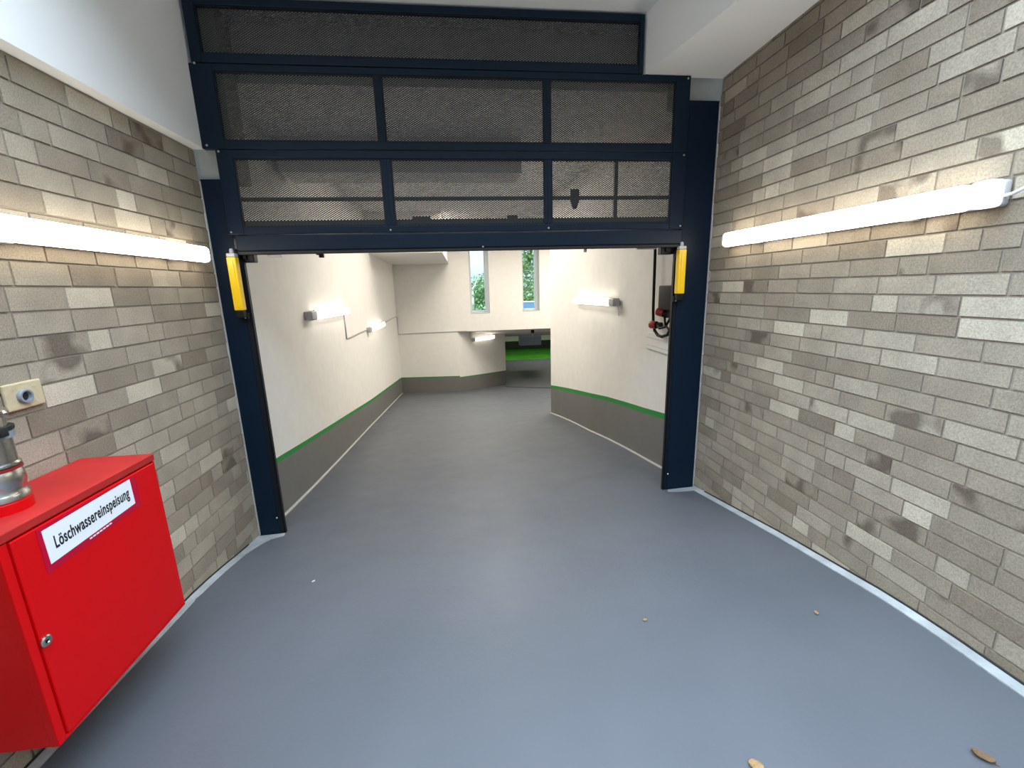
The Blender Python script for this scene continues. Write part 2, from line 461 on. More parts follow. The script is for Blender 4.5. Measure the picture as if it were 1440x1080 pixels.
# ceilings inside
m = MB(); m.box(-2.4, 6.4, 3.39, 5.2, 3.1, 3.45); m.box(-2.4, 6.4, 5.2, 14.1, 3.3, 3.45); struct(m.build('ceiling_inner', M['ceiling']))
m = MB(); m.box(-2.2, -.36, 9.5, 13.745, 2.5, 3.3); struct(m.build('trim_8', M['plaster']), 'dropped soffit in the back left corner of the ramp')
m = MB(); m.box(-1.58, .62, 4.4, 4.8, 2.80, 3.1); struct(m.build('trim_9', M['plaster']), 'boxed beam under the ceiling just inside the door')
m = MB()
a = [(-.6, 13.76), (6.2, 13.76), (6.2, 17.5), (-.6, 17.5)]
bo = [m.bm.verts.new((x, y, cz(x, y))) for x, y in a]; to = [m.bm.verts.new((x, y, cz(x, y)+.16)) for x, y in a]
m.bm.faces.new(bo); m.bm.faces.new(to)
for k in range(4): m.bm.faces.new([bo[k], bo[(k+1) % 4], to[(k+1) % 4], to[k]])
struct(m.build('ceiling_passage', M['plaster']))
m = MB(); m.box(6.2, 6.4, 8.3, 14.1, -3, 3.3); m.box(6.2, 6.4, 14.1, 17.4, -3, .68); struct(m.build('wall_inner_far', M['plaster']))
# the lower hall at the end of the ramp
m = MB(); m.box(.3, 9, 17.4, 27.6, .52, .7); struct(m.build('ceiling_hall', M['ceiling']))
m = MB()
m.box(.2, 9, 27.4, 27.6, -2.4, -1.61, mi=1); m.box(.2, 9, 27.4, 27.6, -1.61, .7)
struct(m.build('wall_hall', [M['plaster'], M['hallfoot']]))
m = MB(); m.box(.1, .3, 17.3, 27.6, -3, .7); struct(m.build('wall_hall_left', M['plaster']))
m = MB(); m.box(9, 9.2, 17.3, 27.6, -3, .7); struct(m.build('wall_hall_right', M['plaster']))
m = MB(); m.box(.3, 9, 17.42, 17.55, -.04, .55); struct(m.build('trim_10', M['plaster']), 'short downstand at the end of the passage ceiling')
# pale sealant lines along the foot of the inner walls
def seam(name, poly, side, r):
    m = MB(); m.tube([(x+side*.008, y, zf(x, y)+.004) for x, y in sub(poly, .25)], r, 6)
    return struct(m.build(name, M['sealant']))
seam('baseboard_inner_left', LW, 1, .014)
seam('baseboard_inner_right', RW, -1, .014)

# ------------------------------------------------------------------ windows
for i, (x0, x1, z0) in enumerate((W1, W2)):
    w = bpy.data.objects.new('window_%d' % (i+1), None); COL.objects.link(w); w.location = (x0, 13.98, z0); OFF[w] = Vector((x0, 13.98, z0)); struct(w)
    m = MB(); t = .055
    m.box(x0, x0+t, 13.96, 14.04, z0+.02, ZT, .006); m.box(x1-.11, x1, 13.94, 14.04, z0+.02, ZT, .006); m.box(x1-.135, x1-.11, 13.97, 14.03, z0+.05, ZT, .004)
    m.box(x0+t, x1-t, 13.96, 14.04, z0+.02, z0+.02+t, .006); m.box(x0+t, x1-t, 13.96, 14.04, ZT-t, ZT, .006)
    m.build('window_frame', M['alu'], w)
    m = MB(); m.box(x0+t, x1-t, 13.992, 14.0, z0+t, ZT-t); m.build('window_glass', M['glass'], w)
    m = MB(); m.box(x0, x1, 13.74, 13.96, z0, z0+.02, .004); m.build('window_sill', M['sill'], w)

# ------------------------------------------------------------------ door posts
def post(xo, xi, xc, ztop, label, s):
    zb = zf((xo+xi)/2, 3.12)
    t = thing('door_post', label, 'door post', ((xo+xi)/2, 3.22, zb))
    m = MB(); m.box(min(xo, xi), max(xo, xi), 3.16, 3.2, zb-.02, ztop, .003); m.build('casing', M['navy'], t)
    m = MB()
    # folded guide channel: front lip, web and rear lip
    a, b = sorted((xi, xc))
    zb2 = zf(xc, 3.14)
    m.box(a, b, 3.165, 3.172, zb2-.02, min(ztop, 2.02), .001)
    xw = xc if s > 0 else xc
    m.box(min(xw, xw-s*.006), max(xw, xw-s*.006), 3.165, 3.195, zb2-.02, 2.3, .001)
    m.build('guide_channel', M['navy_dark'], t)
    for z in (zb+.13,):
        m = MB(); m.lathe([(.0065, 0), (.0065, .003), (.004, .006)], (xi-s*.004, 3.16, z), 14, axis=(0, -1, 0)); m.build('screw', M['zinc'], t)
    m = MB(); m.box(min(xo, xo+s*.006), max(xo, xo+s*.006), 3.150, 3.16, zb, ztop-.01, .002); m.build('edge_seal', M['sealant'], t)
    return t
post(-1.618, -1.474, -1.433, 2.461, 'dark navy steel door post against the left brick wall', 1)
post(1.845, 1.612, 1.578, 2.963, 'wide dark navy steel door post against the right brick wall', -1)

# ------------------------------------------------------------------ door header with the mesh panels
H = thing('garage_door', 'dark navy sectional garage door with mesh panels raised over the ramp', 'garage door', (.06, 3.14, 2.0))
YF, YB = 3.115, 3.155
def bar(m, x0, x1, z0, z1, yf=YF, bev=.004): m.box(x0, x1, yf, YB, z0, z1, bev)
def section(name, x0, x1, z0, z1, p0, p1, q0, q1, mull, bot_extra=None):
    m = MB()
    bar(m, x0, p0, z0, z1); bar(m, p1, x1, z0, z1)
    bar(m, p0, p1, z0, q0); bar(m, p0, p1, q1, z1)
    f = m.build(name, M['navy'], H)
    for a, b in mull:
        m = MB(); bar(m, a, b, q0, q1, YF+.002); m.box((a+b)/2-.004, (a+b)/2+.004, YF-.002, YF+.006, q0, q1, .001); m.build('mullion', M['navy'], H)
    edges = [p0]+[v for ab in mull for v in ab]+[p1]
    for k in range(0, len(edges), 2):
        a, b = edges[k], edges[k+1]
        m = MB(); m.box(a, b, 3.134, 3.136, q0, q1); pn = m.build('mesh_panel', M['mesh'], H)
        m = MB(); w = .007
        m.box(a, a+w, 3.122, 3.133, q0, q1); m.box(b-w, b, 3.122, 3.133, q0, q1); m.box(a+w, b-w, 3.122, 3.133, q0, q0+w); m.box(a+w, b-w, 3.122, 3.133, q1-w, q1)
        m.build('panel_bead', M['navy_dark'], pn)
    return f
MU = [(-.479, -.418), (.597, .646)]
section('section_frame', -1.477, 1.602, 2.118, 2.621, -1.383, 1.500, 2.163, 2.573, MU)
section('section_frame', -1.55, 1.602, 2.625, 3.093, -1.421, 1.500, 2.672, 3.054, [(-.479, -.437), (.597, .639)])
section('section_frame', -1.532, 1.266, 3.097, 3.437, -1.469, 1.236, 3.146, 3.394, [])
m = MB(); bar(m, -1.44, 1.602, 2.013, 2.114, YF-.004, .008); m.build('bottom_rail', M['navy'], H)
m = MB(); m.box(-1.44, 1.60, YF+.004, 3.15, 1.992, 2.015, .004); m.build('bottom_seal', M['rubber'], H)
for x, z in ((-1.499, 3.421), (-1.513, 3.091), (-1.519, 2.644), (-1.457, 2.61), (-1.456, 2.133), (1.581, 3.075), (1.58, 2.604), (1.581, 2.138), (-.452, 2.135), (.621, 2.135), (.16, 2.018)):
    m = MB(); m.lathe([(.0065, 0), (.0065, .003), (.0045, .006)], (x, YF, z), 14, axis=(0, -1, 0)); m.build('rivet', M['zinc'], H)
# small fittings hanging under the rail
for x0, x1, s in ((-1.483, -1.372, 1), (1.478, 1.575, -1)):
    m = MB(); m.box(x0, x1, 3.18, 3.24, 1.948, 2.035, .006); m.box(x0+.03, x0+.07, 3.165, 3.18, 1.965, 2.0, .003)
    m.tube([((x0+x1)/2, 3.178, 2.015), ((x0+x1)/2+.02*s, 3.165, 2.015)], .012, 12)
    m.build('roller_bracket', M['navy_dark'], H)
m = MB(); m.box(-1.292, -1.2, 3.19, 3.23, 1.982, 2.03, .004); m.build('sensor_box', M['white_plastic'], H)
m = MB(); m.box(-.957, -.928, 3.19, 3.22, 1.972, 2.03, .003); m.box(-.975, -.955, 3.195, 3.215, 1.99, 2.0, .002); m.build('limit_switch', M['black'], H)
m = MB(); m.box(.898, .918, 3.19, 3.21, 1.975, 2.03, .003); m.build('cable_clip', M['grey_plastic'], H)
m = MB(); m.box(1.30, 1.45, 3.19, 3.22, 1.988, 2.03, .003); m.build('end_stop', M['grey_plastic'], H)

# shaft behind the mesh
S = thing('torsion_shaft', 'steel torsion shaft running behind the lowest mesh panels', 'shaft', (.1, 3.45, 2.39))
m = MB(); m.tube([(-1.56, 3.45, 2.392), (1.8, 3.45, 2.392)], .014, 14); m.build('shaft', M['navy_dark'], S, smooth=.6)
m = MB(); m.prism([(.86, 2.455), (.925, 2.455), (.925, 2.37), (.905, 2.315), (.88, 2.315), (.86, 2.37)], 'y', 3.44, 3.46); m.build('bearing_plate', M['black'], S)
m = MB(); m.box(1.212, 1.24, 3.47, 3.5, 2.1, 2.68, .003); m.build('hanger', M['navy_dark'], S)
m = MB(); m.box(-1.56, 1.8, 3.38, 3.41, 2.13, 2.24, .004)
m.box(-.33, -.2, 3.37, 3.38, 2.19, 2.258, .003); m.box(.36, .44, 3.37, 3.38, 2.19, 2.262, .003)
m.build('rear_rail', M['navy'], S)
# ------------------------------------------------------------------ yellow light curtains
def curtain(x, z0, z1, label, lean):
    t = thing('light_barrier', label, 'safety sensor', (x, 3.11, z0-.05), 'yellow light barriers on the door posts')
    m = MB(); m.box(x-.028, x+.028, 3.085, 3.135, z0, z1, .005); m.box(x-.012, x+.012, 3.082, 3.087, z0+.02, z1-.02, .002); m.build('housing', M['yellow'], t)
    m = MB(); m.box(x-.027, x+.027, 3.087, 3.134, z1, z1+.025, .006); m.lathe([(.012, 0), (.012, .02), (.007, .03)], (x, 3.11, z1+.025), 14); m.build('end_cap', M['grey_plastic'], t)
    m = MB(); m.box(x-.024, x+.024, 3.089, 3.133, z0-.05, z0, .005); m.box(x-.03, x+.03, 3.132, 3.16, z0-.06, z0-.02, .002); m.build('foot', M['black'], t)
    m = MB(); m.box(x-.026, x+.026, 3.134, 3.16, z1-.05, z1+.005, .003); m.build('bracket', M['black'], t)
    m = MB(); m.lathe([(.005, 0), (.005, .003), (.003, .005)], (x+lean*.012, 3.132, z0-.052), 12, axis=(0, -1, 0)); m.build('screw', M['zinc'], t)
    return t
curtain(-1.474, 1.637, 1.977, 'yellow light barrier bar on the left navy door post', 1)
curtain(1.6, 1.661, 1.973, 'yellow light barrier bar on the right navy door post', -1)

# ------------------------------------------------------------------ linear wall lamps
def lamp(p0, p1, wall_n, h, depth, label, glow, cap=0., cap_at=1, group='linear wall lamps', extra=None):
    """p0 -> p1 : axis of the lamp on the wall; wall_n : direction out of the wall"""
    p0, p1 = Vector(p0), Vector(p1); n = Vector(wall_n).normalized()
    e = (p1-p0).normalized(); n = (n - e*n.dot(e)).normalized(); u = n.cross(e)
    if u.z < 0: u = -u
    Lg = (p1-p0).length; c = (p0+p1)/2
    F = Matrix(((e.x, n.x, u.x, c.x), (e.y, n.y, u.y, c.y), (e.z, n.z, u.z, c.z), (0, 0, 0, 1)))
    t = thing('wall_lamp', label, 'lamp', c, group)
    g = Lg/2
    m = MB(); m.box(-g, g, .004, depth*.45, -h*.48, h*.48, .012, 3, mat=F); m.build('body', M['grey_plastic'], t, smooth=.6)
    a, b = -g, g
    if cap:
        if cap_at > 0: b = g-cap
        else: a = -g+cap
    m = MB(); m.box(a+.012, b-.02 if not cap or cap_at < 0 else b-.002, depth*.3, depth, -h*.5, h*.5, .022, 4, mat=F); m.build('diffuser', M[glow], t, smooth=.8)
    if cap:
        x0, x1 = (g-cap, g) if cap_at > 0 else (-g, -g+cap)
        m = MB(); m.box(x0, x1, depth*.3, depth*.99, -h*.5, h*.5, .016, 3, mat=F); m.build('end_cap', M['endglow'] if glow == 'diffuser' else M['grey_plastic'], t, smooth=.8)
    for x in (-g*.6, g*.6):
        m = MB(); m.box(x-.02, x+.02, 0, depth*.5, -h*.5-.004, h*.5+.004, .003, 1, mat=F); m.build('clip', M['grey_plastic'], t)
    if extra:
        m = MB(); m.tube([F @ Vector(p) for p in extra], .006, 8); m.build('cable', M['white_plastic'], t)
    return t
lamp((XL, 1.48, 1.985), (XL, 3.0, 1.985), (1, 0, 0), .092, .085, 'long lit linear lamp on the left brick wall outside the door', 'diffuser')
lamp((XR, 1.345, 2.003), (XR, 2.9, 2.012), (-1, 0, 0), .09, .085, 'long lit linear lamp on the right brick wall outside the door', 'diffuser', .075, -1,
     extra=[(-.775, .03, -.01), (-.80, .032, -.008), (-.825, .028, .004), (-.855, .012, .014), (-.87, -.002, .018)])
lamp((-1.645, 4.74, 1.505), (-1.735, 6.66, 1.47), (1, .03, 0), .095, .09, 'lit linear lamp high on the inner left wall, nearest the door', 'diffuser_in', .2, -1)
lamp((-1.825, 8.4, 1.03), (-1.905, 10.45, .985), (1, .03, 0), .1, .09, 'lit linear lamp lower down the inner left wall by the back corner', 'diffuser_in', .2, -1)
lamp((1.822, 4.93, 1.54), (1.740, 6.52, 1.525), (-1, -.05, 0), .092, .09, 'lit linear lamp on the inner right wall of the ramp', 'diffuser_in', .15, -1,
     extra=[(-.78, .02, -.04), (-.785, .012, -.09), (-.787, .01, -.16)])
d = Vector((1.516-.588, 16.09-14.79, 0)).normalized(); nn = Vector((d.y, -d.x, 0))
lamp(Vector((.235, 14.322, .085)), Vector((1.03, 15.41, .05)), nn, .11, .09, 'lit linear lamp on the angled wall below the windows', 'diffuser_in', .12, -1)

# conduits
def cable(pts, r, label, mat='grey_plastic', cat='cable', name='cable_conduit'):
    m = MB(); m.tube(pts, r, 8)
    return tag(m.build(name, M[mat], None, loc=pts[0]), label, cat)
cable([(-1.722, 6.6, 1.45), (-1.722, 6.6, 1.07), (-1.728, 6.75, 1.062), (-1.775, 7.7, 1.055), (-1.818, 8.6, 1.03)], .011, 'thin grey conduit between the two lamps on the inner left wall')
cable([(-1.908, 10.8, .99), (-2.022, 13.55, .975), (-2.02, 13.72, .95), (-2.02, 13.73, .425), (-1.0, 13.735, .435), (.06, 13.735, .442), (.10, 13.74, .435)], .012, 'thin grey conduit running round the back corner below the windows')
cable([(.20, 14.255, .36), (.20, 14.255, .12), (.24, 14.30, .09)], .011, 'short grey conduit dropping to the lamp on the angled wall')

# ------------------------------------------------------------------ red fire water cabinet
X0, X1, Y0, Y1, ZB, ZC = XL, -1.335, 1.245, 1.888, .352, 1.09
C = thing('fire_water_cabinet', 'red steel fire water inlet cabinet mounted on the left brick wall', 'cabinet', ((X0+X1)/2, (Y0+Y1)/2, ZB))
m = MB(); m.box(X0+.002, X1-.012, Y0+.002, Y1-.002, ZB, ZC-.03, .004); m.build('body', M['redpaint'], C)
m = MB(); m.box(X0+.002, X1, Y0, Y1, ZC-.030, ZC, .004); m.build('lid', M['redlid'], C)
m = MB(); m.box(X1-.03, X1-.004, Y0+.001, Y0+.028, ZB, ZC-.033, .003); m.box(X1-.03, X1-.004, Y1-.012, Y1-.001, ZB, ZC-.033, .002); m.box(X1-.03, X1-.004, Y0+.02, Y1-.01, ZB, ZB+.012, .002); m.build('door_frame', M['redpaint'], C)
m = MB(); m.box(X1-.025, X1, Y0+.033, Y1-.013, ZB+.014, ZC-.036, .005, 3); door = m.build('door', M['redpaint'], C)
m = MB(); m.lathe([(.018, 0), (.018, .004), (.014, .007), (.0085, .007), (.0085, .004), (.001, .004)], (X1, 1.291, .707), 32, axis=(1, 0, 0)); lk = m.build('lock', M['steel'], door, smooth=.5)
m = MB(); m.prism([(1.291+.007*math.cos(a*PI/1.5), .707+.007*math.sin(a*PI/1.5)) for a in range(3)], 'x', X1+.004, X1+.006); m.build('key_socket', M['black'], door)
m = MB(); m.prism([(1.352, .896), (1.765, .918), (1.765, 1.047), (1.352, 1.047)], 'x', X1-.001, X1+.0008); m.build('sign_backing', M['signfilm'], door)
m = MB(); m.prism([(1.369, .921), (1.736, .939), (1.734, 1.042), (1.367, 1.036)], 'x', X1, X1+.0022); sign = m.build('sign', M['signwhite'], C)
sign['label'] = 'white sign plate with black lettering'
cu = bpy.data.curves.new('lettering', 'FONT'); cu.body = 'L\u00f6schwassereinspeisung'; cu.size = .07; cu.extrude = .0004; cu.offset = .0014
cu.align_x = 'LEFT'; cu.space_character = 1.08
tmp = bpy.data.objects.new('lettering', cu); COL.objects.link(tmp)
bpy.context.view_layer.update()
me = bpy.data.meshes.new_from_object(tmp.evaluated_get(bpy.context.evaluated_depsgraph_get()))
bpy.data.objects.remove(tmp)
xs_ = [v.co.x for v in me.vertices]; w_ = max(xs_)-min(xs_); x_ = min(xs_)
base = Vector((X1+.0026, 1.396, .960)) - OFF[sign]
for v in me.vertices:
    a = (v.co.x-x_)/w_*.32; b = v.co.y*.86
    v.co = base + Vector((v.co.z, a, b + a*.05))
me.materials.clear(); me.materials.append(M['ink'])
o = bpy.data.objects.new('lettering', me); COL.objects.link(o); o.parent = sign; OFF[o] = OFF[sign]
m = MB()
for k in range(7): m.box(X1, X1+.0014, 1.515+.0145*k, 1.526+.0145*k, .9165+.0007*k, .9215+.0007*k)
m.build('fine_print', M['signwhite'], C)
# riser with its couplings
PC = (-1.477, 1.426)
m = MB(); m.lathe([(.068, ZC), (.068, 1.122), (.064, 1.126)], (*PC, 0), 40); m.build('socket', M['redpaint'], C, smooth=.6)
m = MB(); m.lathe([(.066, 1.126), (.069, 1.130), (.069, 1.142), (.066, 1.148), (.0635, 1.156), (.0635, 1.164), (.065, 1.172), (.067, 1.182), (.067, 1.20), (.065, 1.214), (.062, 1.222)], (*PC, 0), 40)
cp = m.build('coupling', M['steel'], C, smooth=.5)
m = MB(); m.lathe([(.061, 1.222), (.0665, 1.224), (.0665, 1.231), (.061, 1.233)], (*PC, 0), 40); m.build('seal_ring', M['redband'], cp, smooth=.5)
m = MB(); m.lathe([(.060, 1.233), (.066, 1.236), (.066, 1.242), (.060, 1.247), (.060, 1.322), (.062, 1.325)], (*PC, 0), 40); m.build('sleeve', M['steel'], cp, smooth=.5)
m = MB(); m.lathe([(.061, 1.322), (.0685, 1.324), (.069, 1.335), (.0685, 1.346), (.061, 1.348)], (*PC, 0), 40); m.build('lock_ring', M['pvc'], cp, smooth=.5)
m = MB(); m.lathe([(.061, 1.3485), (.071, 1.3485), (.071, 1.359), (.061, 1.359)], (*PC, 0), 40); m.box(PC[0]+.05, PC[0]+.084, PC[1]-.03, PC[1]-.005, 1.335, 1.365, .004); m.build('clamp_band', M['rubber'], cp, smooth=.5)
m = MB(); m.lathe([(.058, 1.359), (.058, 1.39), (.066, 1.394), (.068, 1.402), (.064, 1.410), (.056, 1.414), (.054, 1.43), (.058, 1.436), (.058, 1.446), (.053, 1.452), (.053, 1.75), (.045, 1.76)], (*PC, 0), 40); m.build('riser_pipe', M['steel'], C, smooth=.5)

# wall plate beside the riser
t = thing('pipe_wall_plate', 'beige plate with a round grey pipe stub on the brick wall behind the riser', 'wall plate', (XL, 1.73, 1.35))
m = MB(); m.box(XL, XL+.014, 1.655, 1.795, 1.352, 1.449, .005); m.build('plate', M['beige'], t)
m = MB(); m.lathe([(.025, .0), (.026, .014), (.024, .018), (.018, .018), (.016, .002), (.001, .002)], (XL+.01, 1.716, 1.398), 32, axis=(1, 0, 0)); ps = m.build('pipe_stub', M['pvc'], t, smooth=.5)
m = MB(); m.lathe([(.0155, 0), (.0155, .004), (.001, .004)], (XL+.0125, 1.716, 1.398), 28, axis=(1, 0, 0)); m.build('bore', M['joint'], ps)

# ------------------------------------------------------------------ things on the inner right wall
t = thing('control_box', 'black door control box on the inner right wall behind the post', 'control box', (1.845, 3.67, 1.5))
m = MB(); m.box(1.74, 1.85, 3.50, 3.76, 1.51, 1.72, .01, 3); m.build('case', M['black'], t, smooth=.6)
m = MB(); m.box(1.78, 1.81, 3.76, 3.764, 1.53, 1.575, .001); m.build('label_plate', M['white_plastic'], t)
m = MB(); m.box(1.78, 1.85, 3.52, 3.74, 1.44, 1.51, .006); m.build('gland_plate', M['black'], t)
def plug(p, d, label):
    t = thing('industrial_plug', label, 'plug', p)
    m = MB(); m.lathe([(.022, 0), (.034, .004), (.036, .02), (.036, .06), (.032, .07), (.02, .078), (.004, .08)], p, 28, axis=d); m.build('cap', M['redplastic'], t, smooth=.6)
    m = MB(); m.lathe([(.026, -.05), (.026, 0), (.034, 0)], p, 20, axis=d); m.build('socket_body', M['black'], t, smooth=.6)
plug((1.79, 3.87, 1.362), (-.5, .86, .0), 'round red plug hanging lowest beside the black cable loop')
plug((1.775, 3.70, 1.478), (-.6, .75, .25), 'round red socket directly under the black control box')
cable([(1.80, 4.0, 2.06), (1.80, 3.995, 1.95), (1.80, 3.99, 1.7), (1.80, 3.985, 1.5), (1.795, 3.96, 1.38), (1.79, 3.91, 1.305), (1.79, 3.84, 1.27), (1.79, 3.76, 1.265), (1.795, 3.66, 1.29), (1.80, 3.6, 1.36), (1.81, 3.58, 1.44)], .014, 'thick black cable hanging in a loop by the control box', 'black', 'cable', 'hanging_cable')
cable([(1.78, 3.84, 1.36), (1.77, 3.77, 1.34), (1.78, 3.68, 1.36), (1.80, 3.63, 1.44)], .011, 'short black cable from the red plug to the control box', 'black', 'cable', 'plug_cable')
cable([(1.775, 3.69, 1.45), (1.77, 3.66, 1.38), (1.78, 3.6, 1.34), (1.80, 3.55, 1.43)], .010, 'thin black cable below the red socket under the control box', 'black', 'cable', 'socket_cable')
t = thing('cable_trunking', 'flat white trunking cover on the inner right wall below the plugs', 'trunking', (1.848, 3.98, 1.1))
m = MB(); m.box(1.832, 1.86, 3.6, 4.22, 1.105, 1.265, .002); m.build('cover', M['plaster'], t)
m = MB(); m.box(1.829, 1.833, 3.62, 4.19, 1.215, 1.219); m.box(1.829, 1.833, 3.62, 4.17, 1.14, 1.143); m.build('groove', M['grey_plastic'], t)

# ------------------------------------------------------------------ passage at the bottom of the ramp
t = thing('floor_drain', 'narrow dark drain channel across the foot of the ramp', 'drain', (2.05, 14.25, zf(2.05, 14.25)))
m = MB()
a, b = Vector((1.35, 14.84)), Vector((2.9, 13.5)); dd = (b-a).normalized(); nn2 = Vector((-dd.y, dd.x))*.05
n = 12; prev = None
for i in range(n+1):
    p = a+(b-a)*i/n
    row = [m.bm.verts.new((p.x+s*nn2.x, p.y+s*nn2.y, zf(p.x, p.y)+.006)) for s in (-1, 1)]
    if prev: m.bm.faces.new([prev[0], prev[1], row[1], row[0]])
    prev = row
m.build('grate', M['joint'], t)
t = thing('ventilation_box', 'blue grey metal box hanging in the hall beyond the passage', 'duct box', (3.1, 20.2, -.93))
m = MB(); m.box(2.58, 3.6, 20.0, 20.5, -.93, -.42, .015); m.build('case', M['duct'], t)
m = MB(); m.box(2.62, 3.56, 19.99, 20.0, -.50, -.46, .004); m.build('front_fold', M['alu'], t)
for x in (2.75, 3.45):
    m = MB(); m.tube([(x, 20.25, -.43), (x, 20.25, .53)], .012, 8); m.build('hanger_rod', M['zinc'], t)
t = thing('ceiling_sensor', 'small dark sensor hanging from the sloped passage ceiling', 'sensor', (2.28, 14.3, cz(2.28, 14.3)))
z = cz(2.28, 14.3)
m = MB(); m.lathe([(.03, 0), (.05, -.02), (.06, -.06), (.05, -.10), (.02, -.12)], (2.28, 14.3, z), 24); m.build('housing', M['black'], t, smooth=.6)
m = MB(); m.tube([(2.28, 14.3, z-.1), (2.28, 14.3, z-.26)], .008, 8); m.build('stem', M['grey_plastic'], t)

# ------------------------------------------------------------------ outside the windows
m = MB(); m.box(-12, 14, 14.1, 60, .705, .85); struct(m.build('ground', M['lawn']))
def foliage(name, label, c, rad, n, size, mat, trunk, cat, seed):
    rnd = random.Random(seed)
    t = thing(name, label, cat, (c[0], c[1], .85))
    m = MB()
    for i in range(n):
        th, ph = rnd.uniform(0, 2*PI), math.acos(rnd.uniform(-1, 1)); r = rnd.random()**.45
        wob = 1+.22*math.sin(3*th+seed)*math.sin(2*ph)
        p = Vector((c[0]+rad[0]*r*wob*math.sin(ph)*math.cos(th), c[1]+rad[1]*r*math.sin(ph)*math.sin(th), c[2]+rad[2]*r*wob*math.cos(ph)))
        if p.z < .86: p.z = .86+rnd.random()*.3
        a = Vector((rnd.gauss(0, 1), rnd.gauss(0, 1), rnd.gauss(0, .6))).normalized(); b_ = a.cross(Vector((rnd.gauss(0, 1), rnd.gauss(0, 1), rnd.gauss(0, 1)))).normalized()
        s = size*rnd.uniform(.6, 1.3)
        m.face([p-a*s, p-b_*s*.45, p+a*s, p+b_*s*.45])
    m.build('foliage', mat, t)
    m = MB(); m.tube(trunk, [.06, .05, .035, .02][:len(trunk)], 8); m.build('trunk', M['bark'], t)
foliage('garden_bush', 'green bush seen through the left window', (.9, 18.5, 1.55), (1.1, .8, .78), 2600, .07, M['foliage'], [(.42, 18.0, .85), (.44, 18.0, 1.3), (.45, 18.05, 1.75), (.6, 18.2, 2.0)], 'bush', 4)
foliage('garden_tree', 'leafy tree seen through the right window', (3.0, 19.5, 3.0), (1.4, 1.2, 1.9), 3400, .085, M['foliage2'], [(3.25, 19.5, .85), (3.2, 19.5, 2.0), (3.0, 19.5, 3.2), (2.9, 19.5, 4.0)], 'tree', 9)
foliage('garden_hedge', 'low green hedge far behind the windows', (2.4, 27, 1.3), (5.5, .8, .8), 3000, .12, M['foliage'], [(2.4, 27, .85), (2.4, 27, 1.6)], 'hedge', 6)
m = MB(); m.tube([(.2, 22, 3.1), (.6, 22, 3.35), (.95, 22, 3.6), (1.2, 22, 4.0)], .02, 6); m.tube([(.6, 22, 3.35), (.75, 22, 3.34), (.9, 22, 3.28)], .012, 6)
m.tube([(-.35, 22, .85), (-.3, 22, 2.4), (.2, 22, 3.1)], .05, 6)
tag(m.build('bare_branch', M['bark'], None, loc=(-.35, 22, .85)), 'bare branch against the sky in the left window', 'branch')
t = thing('low_blue_panel', 'low blue panel with a white top edge outside the right window', 'panel', (2.5, 16, .85))  # blue shape of unknown kind, built as a plain panel
m = MB(); m.box(1.9, 3.2, 16, 16.1, .85, 1.20, .01); m.build('board', M['bluepanel'], t)
m = MB(); m.box(1.88, 3.22, 15.98, 16.12, 1.20, 1.235, .006); m.build('cap', M['white_plastic'], t)

m = MB(); m.box(-30, 30, -40, -3.0, -.2, .26); struct(m.build('unseen_street', M['asphalt']))  # out-of-view ground, added to stop sky light coming from below
m = MB(); m.box(-30, 30, -8.5, -8, .2, 9.5); struct(m.build('sky_blocker', M['blocker']))  # invented building out of view, tall enough to cut the low sky light
m = MB(); m.box(-1.74, -.74, .1, .42, -.1, 2.9); struct(m.build('side_light_blocker', M['mortar']))  # invented block out of view, keeps daylight off the cabinet's near side
# ------------------------------------------------------------------ dry leaves and crumbs on the floor
def leaf(x, y, L_, W_, rot, curl, mat, label, stem=True):
    t = thing('dry_leaf', label, 'leaf', (x, y, zf(x, y)))
    m = MB(); n = 9; k = 5; V = []
    ca, sa = math.cos(rot), math.sin(rot)
    for i in range(n):
        u = i/(n-1); w = W_*(math.sin(PI*(u*.92+.04))**.8)*(1+.15*math.sin(9*u)); row = []
        for j in range(k):
            v = (j/(k-1)-.5)*2
            lx, ly = (u-.5)*L_, v*w/2
            lz = .003+curl*(v*v*.9+.5*(2*u-1)**2)*W_*.5+.001*math.sin(7*i+3*j)
            row.append(m.bm.verts.new((x+lx*ca-ly*sa, y+lx*sa+ly*ca, zf(x, y)+max(.002, lz))))
        V.append(row)
    for i in range(n-1):
        for j in range(k-1): m.bm.faces.new([V[i][j], V[i+1][j], V[i+1][j+1], V[i][j+1]]).smooth = True
    b_ = m.build('blade', M[mat], t)
    md = b_.modifiers.new('thick', 'SOLIDIFY'); md.thickness = .0008
    if stem:
        e = L_/2
        m = MB(); m.tube([(x+e*ca*.9, y+e*sa*.9, zf(x, y)+.004), (x+e*ca*1.35, y+e*sa*1.35, zf(x, y)+.006)], .0012, 6); m.build('stem', M['darkleaf'], t)
leaf(.819, .945, .042, .034, -.5, .35, 'dryleaf', 'light brown curled dry leaf at the bottom edge, nearest the camera')
leaf(1.467, .849, .05, .030, -.9, .7, 'darkleaf', 'dark folded dry leaf in the bottom right corner of the floor')
leaf(.749, 1.601, .020, .015, .3, .4, 'dryleaf', 'tiny reddish brown dry leaf alone in the middle of the floor', False)
leaf(1.47, 1.469, .022, .018, 1.2, .5, 'dryleaf', 'small brown dry leaf near the foot of the right brick wall', False)
m = MB()
for i in range(3): m.box(-.95+.004*i, -.944+.004*i, 2.32+.003*i, 2.327+.003*i, zf(-.946, 2.327)-.001, zf(-.946, 2.327)+.004, .001, 1)
tag(m.build('paint_crumb', M['white_plastic'], None, loc=(-.946, 2.327, zf(-.946, 2.327))), 'white paint crumb lying on the floor in front of the left post', 'crumb')

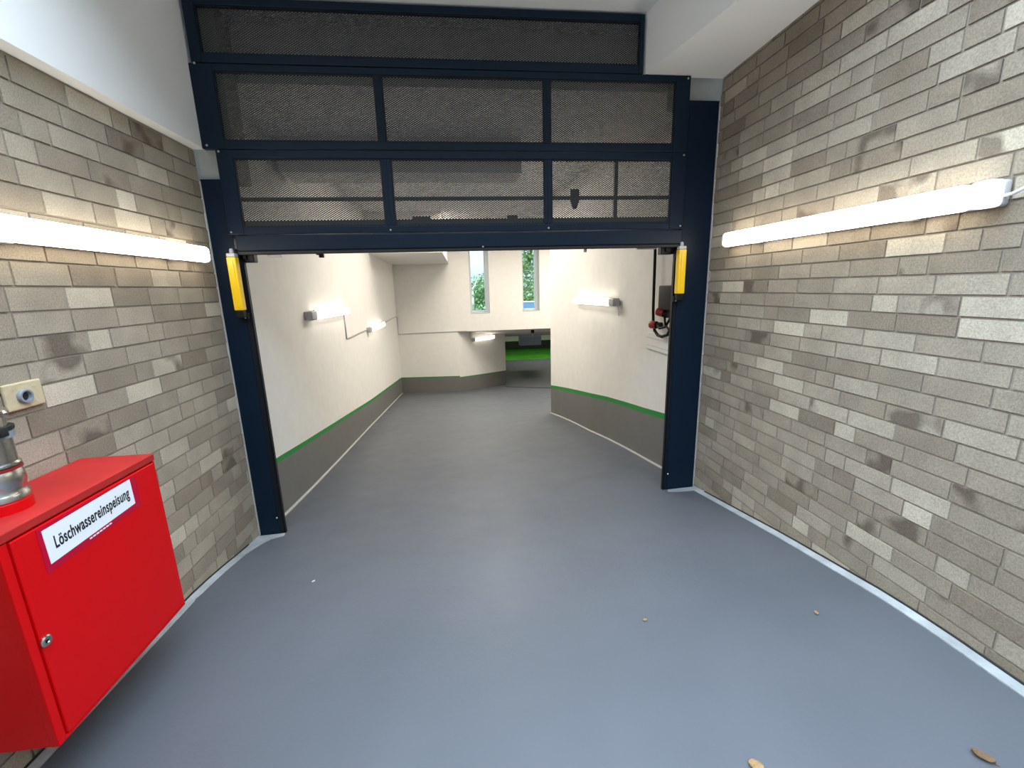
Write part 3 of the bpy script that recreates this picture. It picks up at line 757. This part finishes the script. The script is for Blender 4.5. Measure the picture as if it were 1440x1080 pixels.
# ------------------------------------------------------------------ light
wd = bpy.data.worlds.new('sky'); sc.world = wd; wd.use_nodes = True
N, L = wd.node_tree.nodes, wd.node_tree.links
bg = N['Background']; tc = N.new('ShaderNodeTexCoord'); sp = N.new('ShaderNodeSeparateXYZ')
L.new(tc.outputs['Generated'], sp.inputs['Vector'])
cr = N.new('ShaderNodeValToRGB'); e = cr.color_ramp.elements
e[0].position = 0; e[0].color = (.72, .84, 1., 1); e[1].position = 1; e[1].color = (.66, .86, 1., 1)
mr = N.new('ShaderNodeMapRange'); mr.inputs['From Min'].default_value = -1; mr.inputs['From Max'].default_value = 1
L.new(sp.outputs['Y'], mr.inputs['Value']); L.new(mr.outputs['Result'], cr.inputs['Fac'])
ms = N.new('ShaderNodeMapRange'); ms.inputs['From Min'].default_value = 0; ms.inputs['From Max'].default_value = .8
ms.inputs['To Min'].default_value = .9; ms.inputs['To Max'].default_value = 8.2
L.new(sp.outputs['Z'], ms.inputs['Value'])
L.new(cr.outputs['Color'], bg.inputs['Color']); L.new(ms.outputs['Result'], bg.inputs['Strength'])

def area(name, loc, size, energy, col, rot=(0, 0, 0)):
    l = bpy.data.lights.new(name, 'AREA'); l.shape = 'RECTANGLE'; l.size, l.size_y = size; l.energy = energy; l.color = col
    o = bpy.data.objects.new(name, l); COL.objects.link(o); o.location = loc; o.rotation_euler = rot
    return o
area('hall_fill', (4.5, 22, .48), (4, 1), 75, (1, .93, .82))  # added fill for the hall
area('passage_fill', (3.8, 11.4, 3.25), (2, 2), 175, (1, .93, .82))  # added fill that brightens the passage and back wall, not a known lamp
area('ramp_fill', (.1, 8.9, 3.27), (.9, 6.5), 185, (1, .93, .82))  # added fill lifting the ramp walls, besides the visible wall lamps

# ------------------------------------------------------------------ camera
r = Vector((.9929, -.1134, -.0264)); 
cp_, sp_ = math.cos(math.radians(-12.5644)), math.sin(math.radians(-12.5644)); cy_, sy_ = math.cos(math.radians(6.1555)), math.sin(math.radians(6.1555))
f = Vector((sy_*cp_, cy_*cp_, sp_)); r0 = Vector((cy_, -sy_, 0)); u0 = r0.cross(f)
a = math.radians(-1.5468); rr = math.cos(a)*r0+math.sin(a)*u0; uu = -math.sin(a)*r0+math.cos(a)*u0
cam = bpy.data.cameras.new('camera'); co = bpy.data.objects.new('camera', cam); COL.objects.link(co)
cam.sensor_fit = 'HORIZONTAL'; cam.sensor_width = 36; cam.lens = 607.03/1440*36; cam.clip_start = .02
co.matrix_world = Matrix(((rr.x, uu.x, -f.x, 0), (rr.y, uu.y, -f.y, 0), (rr.z, uu.z, -f.z, 1.736), (0, 0, 0, 1)))
sc.camera = co
sc.view_settings.view_transform = 'Standard'; sc.view_settings.look = 'None'
sc.view_settings.gamma = 1; sc.view_settings.use_curve_mapping = False
sc.view_settings.exposure = .36
